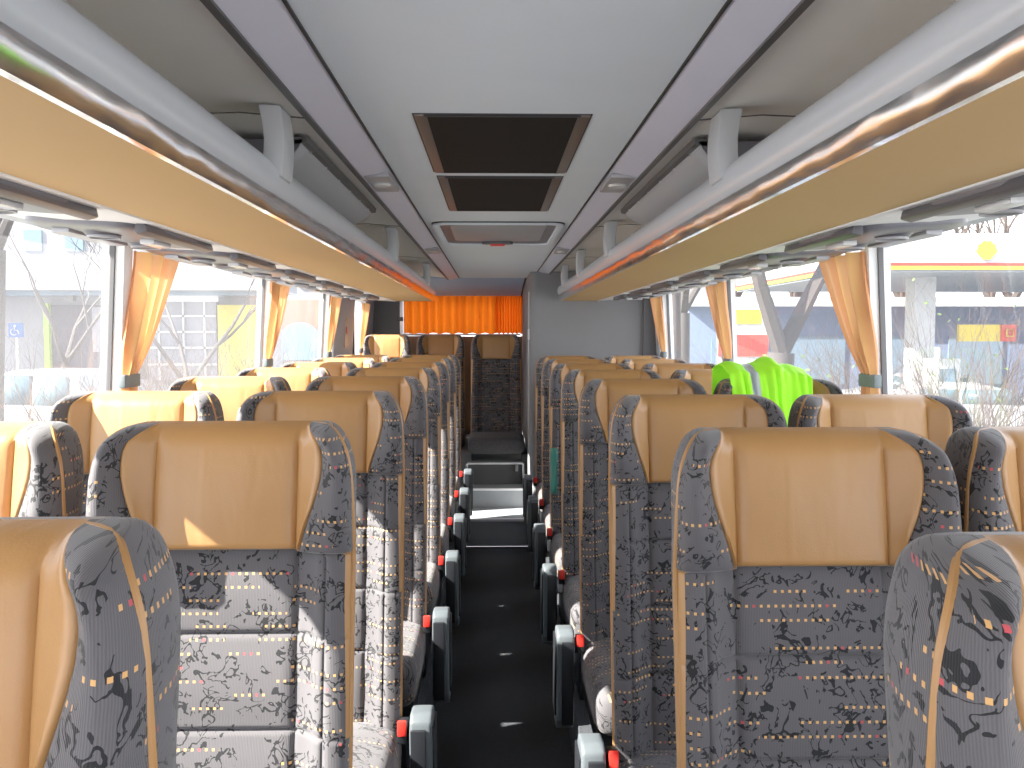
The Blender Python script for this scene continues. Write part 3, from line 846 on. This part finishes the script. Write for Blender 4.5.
# teal cloth between right aisle seats
rows = []
for i in range(8):
    z = 1.01 - i * .030
    rows.append([(.262 + .012 * math.sin(j * 1.3 + i * .3) , 3.98 + j * .012 + .03 * math.sin(i * .3), z) for j in range(10)])
tag(MB().grid(rows).build('hanging_cloth', M['teal'], solid=.004, angle=180), 'small teal green cloth hanging at the side of a right aisle seat', 'cloth')

# ------------------------------------------------------------------ exterior
GZ = -1.2
g = MB().quad((-70, -20, GZ), (70, -20, GZ), (70, 90, GZ), (-70, 90, GZ)).build('ground', M['asphalt']); struct(g)
g = MB().box(2.6, 9.0, 4, 60, GZ, GZ + .05).build('grass_verge', M['grass']); struct(g, 'pale grass strip right of the coach')
g = MB().box(-7.5, -2.6, 4, 60, GZ, GZ + .05).build('grass_verge', M['grass']); struct(g, 'pale grass strip left of the coach')

def branch(mb, p, d, L, r, depth, spread=.6, seg=4):
    path = [Vector(p)]; dd = Vector(d).normalized(); rads = [r]
    for i in range(seg):
        dd = (dd + Vector((R.uniform(-1, 1), R.uniform(-1, 1), R.uniform(-.5, .8))) * .16).normalized()
        path.append(path[-1] + dd * (L / seg)); rads.append(r * (1 - .55 * (i + 1) / seg))
    mb.tube(path, rads, 7 if r > .04 else 4, cap=False)
    if depth > 0:
        for k in range(R.choice((2, 3, 3))):
            i = R.randint(max(1, seg - 2), seg) if k else seg
            nd = (dd + Vector((R.uniform(-1, 1), R.uniform(-1, 1), R.uniform(-.3, .7))) * spread).normalized()
            branch(mb, path[i], nd, L * R.uniform(.6, .8), rads[i] * .75, depth - 1, spread, seg)
def tree(x, y, h, r, label, forks=3, depth=5, lean=(0, 0), mat='bark', fork_at=.3, spread=.6):
    root = empty('bare_tree', (x, y, GZ))
    top = Vector((lean[0], lean[1], h * fork_at))
    m = MB(); m.tube([(0, 0, 0), tuple(top * .5), tuple(top)], [r * 1.15, r, r * .95], 10); m.build('trunk', M[mat], root)
    b = MB()
    for k in range(forks):
        a = 2 * PI * k / forks + R.uniform(-.4, .4)
        branch(b, top, (math.cos(a) * .55, math.sin(a) * .55, 1), h * .26, r * .62, depth, spread)
    b.build('branches', M[mat], root)
    tag(root, label, 'tree', 'bare winter trees')
tree(-7.45, 12.9, 11, .13, 'bare tree with a pale trunk at the far left photo edge', 3, 5, (.2, 0), fork_at=.36)
tree(-10.5, 21.5, 8, .10, 'thin bare tree before the garage facade, left of the nearest left curtain', 3, 5, fork_at=.25)
tree(-6.3, 18.0, 8, .09, 'thin bare tree in the second left window', 3, 5, fork_at=.2)
tree(3.2, 10.0, 12, .16, 'thick forked bare tree seen through the right window before the lime vest', 2, 5, (.1, 0), fork_at=.21, spread=.45)
tree(2.95, 14.0, 11, .11, 'bare tree trunk behind the forked tree on the right', 2, 5, (-.1, 0), fork_at=.4)
tree(5.2, 24, 11, .20, 'bare tree in the farthest right window', 3, 5)
for k, (x, y) in enumerate(((13, 47), (17, 49), (20.5, 47), (23.5, 50), (27, 47), (30, 50))):
    tree(x, y, 15, .34, ['leftmost', 'second', 'third', 'fourth', 'fifth', 'rightmost'][k] + ' of the tall bare trees rising behind the canopy', 4, 6, mat='twig', spread=.5)
def shrub(x, y, h, n, label, leaves=0):
    root = empty('bare_shrub', (x, y, GZ)); b = MB()
    for k in range(n):
        a = R.uniform(0, 2 * PI); e = R.uniform(.2, .9)
        branch(b, (R.uniform(-.3, .3), R.uniform(-.3, .3), 0), (math.cos(a) * e, math.sin(a) * e, 1), h * .42, .030, 4, .7, 3)
    b.build('twigs', M['twig'], root)
    if leaves:
        lf = MB()
        for k in range(leaves):
            c = Vector((R.gauss(0, .5), R.gauss(0, .5), h * R.uniform(.5, 1.0))); u_ = Vector((R.uniform(-1, 1), R.uniform(-1, 1), R.uniform(-1, 1))).normalized() * .04; w_ = u_.orthogonal().normalized() * .025
            lf.quad(c - u_, c + w_, c + u_, c - w_)
        q = lf.build('leaves', M['greenleaf'], root)
    tag(root, label, 'shrub', 'twiggy shrubs')
shrub(-4.3, 8.6, 3.0, 16, 'twiggy bare shrub below the white car at the left photo edge')
shrub(-4.4, 10.4, 3.0, 14, 'twiggy bare shrub left of the nearest left curtain')
shrub(-4.6, 13.2, 3.1, 16, 'twiggy bare shrub in the second left window')
shrub(-3.6, 14.8, 3.1, 14, 'twiggy bare shrub beside the second left curtain')
shrub(6.2, 11.2, 3.5, 22, 'tall twiggy shrub right of the nearest right curtain', 25)
shrub(5.0, 8.9, 2.8, 18, 'low twiggy shrub at the right photo edge before the cars')
shrub(4.6, 11.6, 3.1, 18, 'twiggy shrub just behind the nearest right curtain', 25)
shrub(3.9, 13.4, 3.0, 16, 'twiggy shrub below the forked tree on the right')
shrub(6.9, 10.9, 2.7, 14, 'twiggy shrub before the white hatchback at the right')

# left building
B = empty('garage_building', (-12, 25, GZ))
def bb(name, mat, x0, x1, z0, z1, d0=-.1, d1=0, parent=None, bevel=0):     # world x, world z, depth offset
    return MB().box(x0 + 12, x1 + 12, d0, d1, z0 - GZ, z1 - GZ).build(name, M[mat], parent or B, bevel=bevel)
bb('upper_wall', 'render', -26, -6.3, 2.75, 7.5, 0, 3)
bb('wall_pier', 'render', -26, -10.55, GZ, 2.75, .6, 3)
bb('wall_pier', 'render', -7.95, -6.8, GZ, 2.75, .3, 3)
bb('wall_base', 'render', -10.6, -7.9, GZ, .2, .3, 3)
bb('ledge', 'render', -26, -6.3, 2.72, 2.95, -1.0, .0)
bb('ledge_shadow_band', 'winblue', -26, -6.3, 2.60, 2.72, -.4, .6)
bb('canopy_lamp', 'darktrim', -12.0, -11.8, 2.45, 2.6, -.3, -.1)
bb('recess', 'darkopen', -12.9, -10.9, .1, 2.35, .45, .62)
bb('recess_panel', 'shutter', -11.6, -10.9, 1.0, 2.3, .38, .46)
gd = bb('garage_door', 'shutter', -9.9, -7.95, .2, 2.45, .1, .32)
for z in (.62, 1.1, 1.55, 2.0): bb('door_rail', 'signwhite', -9.9, -7.95, z, z + .06, .04, .11)
for x in (-9.6, -8.9, -8.3): bb('door_mullion', 'signwhite', x, x + .05, .2, 2.45, .04, .11)
for x in (-13.25, -12.1, -9.2, -7.6, -6.9):
    w_ = bb('upper_window', 'winblue', x, x + .5, 3.85, 4.45, -.04, .02)
bb('yellow_panel', 'yellowp', -7.9, -6.7, .3, 2.35, .05, .32)
bb('green_stripe', 'greenp', -12.95, -12.8, .0, 2.4, .3, .5)
tag(B, 'white two storey building with garage doors seen through the left windows', 'building')
w_ = empty('accessible_parking_sign', (-13.35, 24.6, 1.63))
MB().box(-.2, .2, -.02, .02, -.2, .2).build('sign_face', M['blue'], w_, bevel=.01)
g = MB(); g.disc((-.02, -.03, .115), .032, 'y', .01, 14)
g.tube([(-.02, -.03, .08), (-.03, -.03, -.0), (.06, -.03, -.01), (.10, -.03, -.11)], .016, 6)
g.tube([(-.045 + .09 * math.cos(a), -.03, -.05 + .09 * math.sin(a)) for a in [math.radians(100 + 22 * k) for k in range(11)]], .013, 6)
g.build('wheelchair_symbol', M['signwhite'], w_)
MB().tube([(0, 0.03, -.2), (0, 0.03, GZ - 1.63)], .03).build('post', M['bracket'], w_)
tag(w_, 'blue wheelchair parking sign at the far left window', 'sign')
# farther left backdrop building with brick arch
B2 = empty('brick_house', (-13, 44, GZ))
MB().box(-12, 9, 0, 6, 0, 9).build('facade', M['render'], B2)
MB().box(1.5, 5.2, -.2, 0, 1.4, 4.4).build('brick_front', M['brick'], B2)
MB().prism([(2.2 + 1.1 + 1.1 * math.cos(a), 2.2 + 1.1 * math.sin(a)) for a in [PI * k / 10 for k in range(11)]] + [(2.2, 1.4), (4.4, 1.4)], 'y', -.3, -.18).build('arch', M['winblue'], B2)
for x in (-6, -3, 0, 3, 6):
    MB().box(x, x + 1.1, -.15, 0, 5.2, 7).build('window', M['winblue'], B2)
tag(B2, 'pale house with brick front and blue arch in the third left window', 'building')

def car(x, y, rz, mat, label, suv=False, z=GZ):
    r = empty('parked_car', (x, y, z), rz)
    h = 1.75 if suv else 1.48
    side = [(-2.1, .35), (-2.15, .75), (-2.05, .95), (-1.9, 1.0), (2.0, .95), (2.15, .7), (2.12, .35)] if not suv else [(-2.1, .4), (-2.15, 1.0), (2.0, 1.05), (2.15, .8), (2.12, .4)]
    body = [(-2.12, .32), (-2.17, .70), (-2.08, .96), (-1.2, 1.02), (1.0, 1.0), (1.9, .86), (2.15, .66), (2.12, .32)]
    MB().prism(body, 'x', -.85, .85).build('body', M[mat], r, bevel=.09, seg=3)
    cab = [(-2.0, .96), (-1.75, h - .08), (-1.3, h), (.0, h), (.35, h - .1), (1.15, .98)] if True else None
    rows = []
    c = MB(); n = len(cab)
    lo = [( -.80 + .12 * ((p[1] - .96) / (h - .96)), p[0], p[1]) for p in cab]; hi = [(-q[0], q[1], q[2]) for q in lo]
    c.add(lo + hi, [tuple(range(n)), tuple(range(n, 2 * n))[::-1]] + [(i, (i + 1) % n, n + (i + 1) % n, n + i) for i in range(n)])
    c.build('cabin', M[mat], r, bevel=.05)
    for s_ in (-1, 1):
        for (a, b) in ((-1.72, -.68), (-.58, .62)):
            p = [(a + (.1 if a < -1 else 0), 1.02), (b + (.25 if b > 0 else 0), 1.02), (b - (.12 if b > 0 else 0), h - .11), (a + (.18 if a < -1 else 0), h - .11)]
            vs = [(s_ * (.815 - .12 * ((q[1] - .96) / (h - .96))), q[0], q[1]) for q in p]
            MB().quad(*vs).build('side_window', M['carglass'], r, solid=.01)
    MB().quad((-.68, 1.12, 1.02), (.68, 1.12, 1.02), (.6, .42, h - .1), (-.6, .42, h - .1)).build('windscreen', M['carglass'], r, solid=.02)
    for s_ in (-1, 1):
        for yy in (-1.35, 1.35):
            w_ = MB().disc((s_ * .72 - .0, yy, .32), .32, 'x', s_ * .15, 24).build('wheel', M['tyre'], r)
            MB().disc((s_ * .87, yy, .32), .19, 'x', s_ * .012, 16).build('hub_cap', M['bracket'], w_)
        MB().box(*sorted((s_ * .45, s_ * .78)), 2.08, 2.16, .62, .75).build('headlight', M['lens'], r, bevel=.02)
    tag(r, label, 'car', 'parked cars')
car(-10.2, 19.6, math.radians(72), 'carsilver', 'silver parked car beside the blue sign in the near left window', True, z=-1.0)
car(12.2, 21.6, math.radians(-105), 'carwhite', 'white hatchback at the right photo edge under the canopy', z=-1.2)
car(13.2, 27.5, math.radians(80), 'carwhite', 'white car parked behind the hatchback, near the canopy pillar', z=-1.2)
car(7.6, 17.8, math.radians(20), 'carblue', 'dark blue car behind the shrubs right of the nearest right curtain', z=-1.2)
car(-6.6, 33, math.radians(90), 'carblue', 'dark blue car in the third left window', z=-1.0)

# petrol station canopy
C_ = empty('station_canopy', (10, 24, GZ))
cz = 3.30 - GZ
MB().box(0, 20, 0, 12, cz, cz + 1.0).build('fascia', M['signwhite'], C_)
MB().box(.02, 19.98, .05, 11.9, cz - .06, cz).build('soffit', M['canopyunder'], C_)
MB().box(-.04, 20.04, -.04, 12.04, cz + .10, cz + .19).build('red_stripe', M['signred'], C_)
MB().box(-.04, 20.04, -.04, 12.04, cz, cz + .10).build('yellow_stripe', M['signyellow'], C_)
# scallop emblem on the fascia
sh = MB()
for (ex) in (3.6,):
    pts = []
    for k in range(13):
        a = math.radians(200 - 220 * k / 12); rr = .26 + (.03 if k % 2 else -.01); pts.append((ex + rr * math.cos(a), cz + .52 + rr * math.sin(a)))
    pts += [(ex + .09, cz + .28), (ex - .09, cz + .28)]
    sh.prism(pts, 'y', -.09, -.045)
sh.build('shell_emblem', M['signyellow'], C_)
for xx in (2.0 + .95, 12):
    MB().box(xx - .32, xx + .32, 2, 2.6, 0, cz).build('pillar', M['signwhite'], C_)
MB().box(3.9, 5.6, 1.8, 1.95, cz - 2.0, cz - 1.5).build('sign_box', M['signyellow'], C_)
MB().box(5.15, 5.6, 1.74, 1.82, cz - 2.0, cz - 1.5).build('sign_red_end', M['signred'], C_)
g = MB().tube([(5.28, 1.70, cz - 1.85), (5.28, 1.70, cz - 1.65), (5.48, 1.70, cz - 1.65), (5.48, 1.70, cz - 1.85), (5.28, 1.70, cz - 1.85)], .02, 6); g.build('emblem_mark', M['signyellow'], C_)
tag(C_, 'white petrol station canopy with red and yellow stripe seen through the right windows', 'canopy')
S_ = empty('station_shop', (8.5, 38, GZ))
MB().box(0, 24, 0, 6, 0, 3.9).build('facade', M['shop'], S_)
MB().box(-.2, 24.2, -.6, 0, 3.9, 4.3).build('roof_band', M['signwhite'], S_)
for x in (1, 4.5, 8, 11.5, 15, 19): MB().box(x, x + 2.4, -.08, 0, .5, 2.6).build('shop_window', M['winblue'], S_)
tag(S_, 'blue grey station shop behind the petrol pumps', 'building')
for (x, y, l) in ((12.4, 25.6, 'white petrol pump beside the canopy pillar'), (16.5, 25.6, 'white petrol pump at the right photo edge')):
    r = empty('petrol_pump', (x + .9, y, GZ)); MB().box(-.45, .45, -.25, .25, 0, 2.0).build('cabinet', M['signwhite'], r, bevel=.04)
    MB().box(-.3, .3, -.27, -.25, 1.2, 1.7).build('display', M['winblue'], r); MB().box(-.45, .45, -.27, -.25, .1, .3).build('foot_band', M['redp'], r)
    tag(r, l, 'fuel pump')
r = empty('price_totem', (6.9, 24.2, GZ)); MB().box(-.7, .7, -.15, .15, 0, 3.6).build('panel', M['signwhite'], r, bevel=.04)
MB().box(-.7, .7, -.18, -.15, 2.1, 2.7).build('red_band', M['redp'], r); MB().box(-.55, .1, -.18, -.15, .8, 1.6).build('lower_field', M['redp'], r)
MB().box(-.5, .5, -.18, -.15, 3.0, 3.4).build('yellow_field', M['signyellow'], r)
tag(r, 'white and red station totem behind the forked tree', 'sign')
H = empty('far_hedge_house', (2, 60, GZ)); MB().box(0, 14, 0, 5, 0, 7.5).build('facade', M['render'], H)
MB().prism([(-.5, 7.5), (14.5, 7.5), (11, 10), (3, 10)], 'y', -.3, 5.3).build('roof', M['brick'], H)
tag(H, 'distant pale house with reddish roof beyond the right trees', 'building'); H.name = 'distant_house'
p = MB().tube([(7.7, 15, GZ), (7.7, 15, 1.3)], .05, 8); tag(p.build('signpost', M['signwhite']), 'thin white post among the shrubs right of the near curtain', 'post')

# ------------------------------------------------------------------ light
W = D.worlds.new('world'); bpy.context.scene.world = W; W.use_nodes = True
nt = W.node_tree; bg = nt.nodes['Background']
tc = nt.nodes.new('ShaderNodeTexCoord'); sp = nt.nodes.new('ShaderNodeSeparateXYZ'); nt.links.new(tc.outputs['Generated'], sp.inputs[0])
rp = nt.nodes.new('ShaderNodeValToRGB'); nt.links.new(sp.outputs[2], rp.inputs[0])
rp.color_ramp.elements[0].color = (.97, .97, 1.0, 1); rp.color_ramp.elements[1].color = (.72, .82, 1.0, 1); rp.color_ramp.elements[1].position = .8
nt.links.new(rp.outputs[0], bg.inputs[0]); bg.inputs[1].default_value = 3.6
sl = D.lights.new('sun', 'SUN'); sl.energy = 27; sl.angle = .009; sl.color = (1, .93, .85)
so = D.objects.new('sun', sl); COL.objects.link(so)
so.rotation_euler = Vector((.80, .24, -.66)).to_track_quat('-Z', 'Y').to_euler()

# ------------------------------------------------------------------ camera
cam = D.cameras.new('camera'); co = D.objects.new('camera', cam); COL.objects.link(co)
cam.sensor_width = 36; cam.lens = 870 / 1024 * 36; cam.clip_start = .05; cam.clip_end = 300
f = 870
yaw = math.atan(18 / f); pitch = -math.atan((384 - 333) / f)
co.location = (-.018, 0, 1.55)
co.rotation_euler = (PI / 2 + pitch, 0, -yaw)
sc = bpy.context.scene; sc.camera = co
sc.view_settings.view_transform = 'Standard'; sc.view_settings.look = 'None'
sc.view_settings.exposure = .42; sc.view_settings.gamma = 1.15
sc.cycles.max_bounces = 10; sc.cycles.diffuse_bounces = 6; sc.cycles.transparent_max_bounces = 24
sc.cycles.use_denoising = True
sc.cycles.sample_clamp_indirect = 12
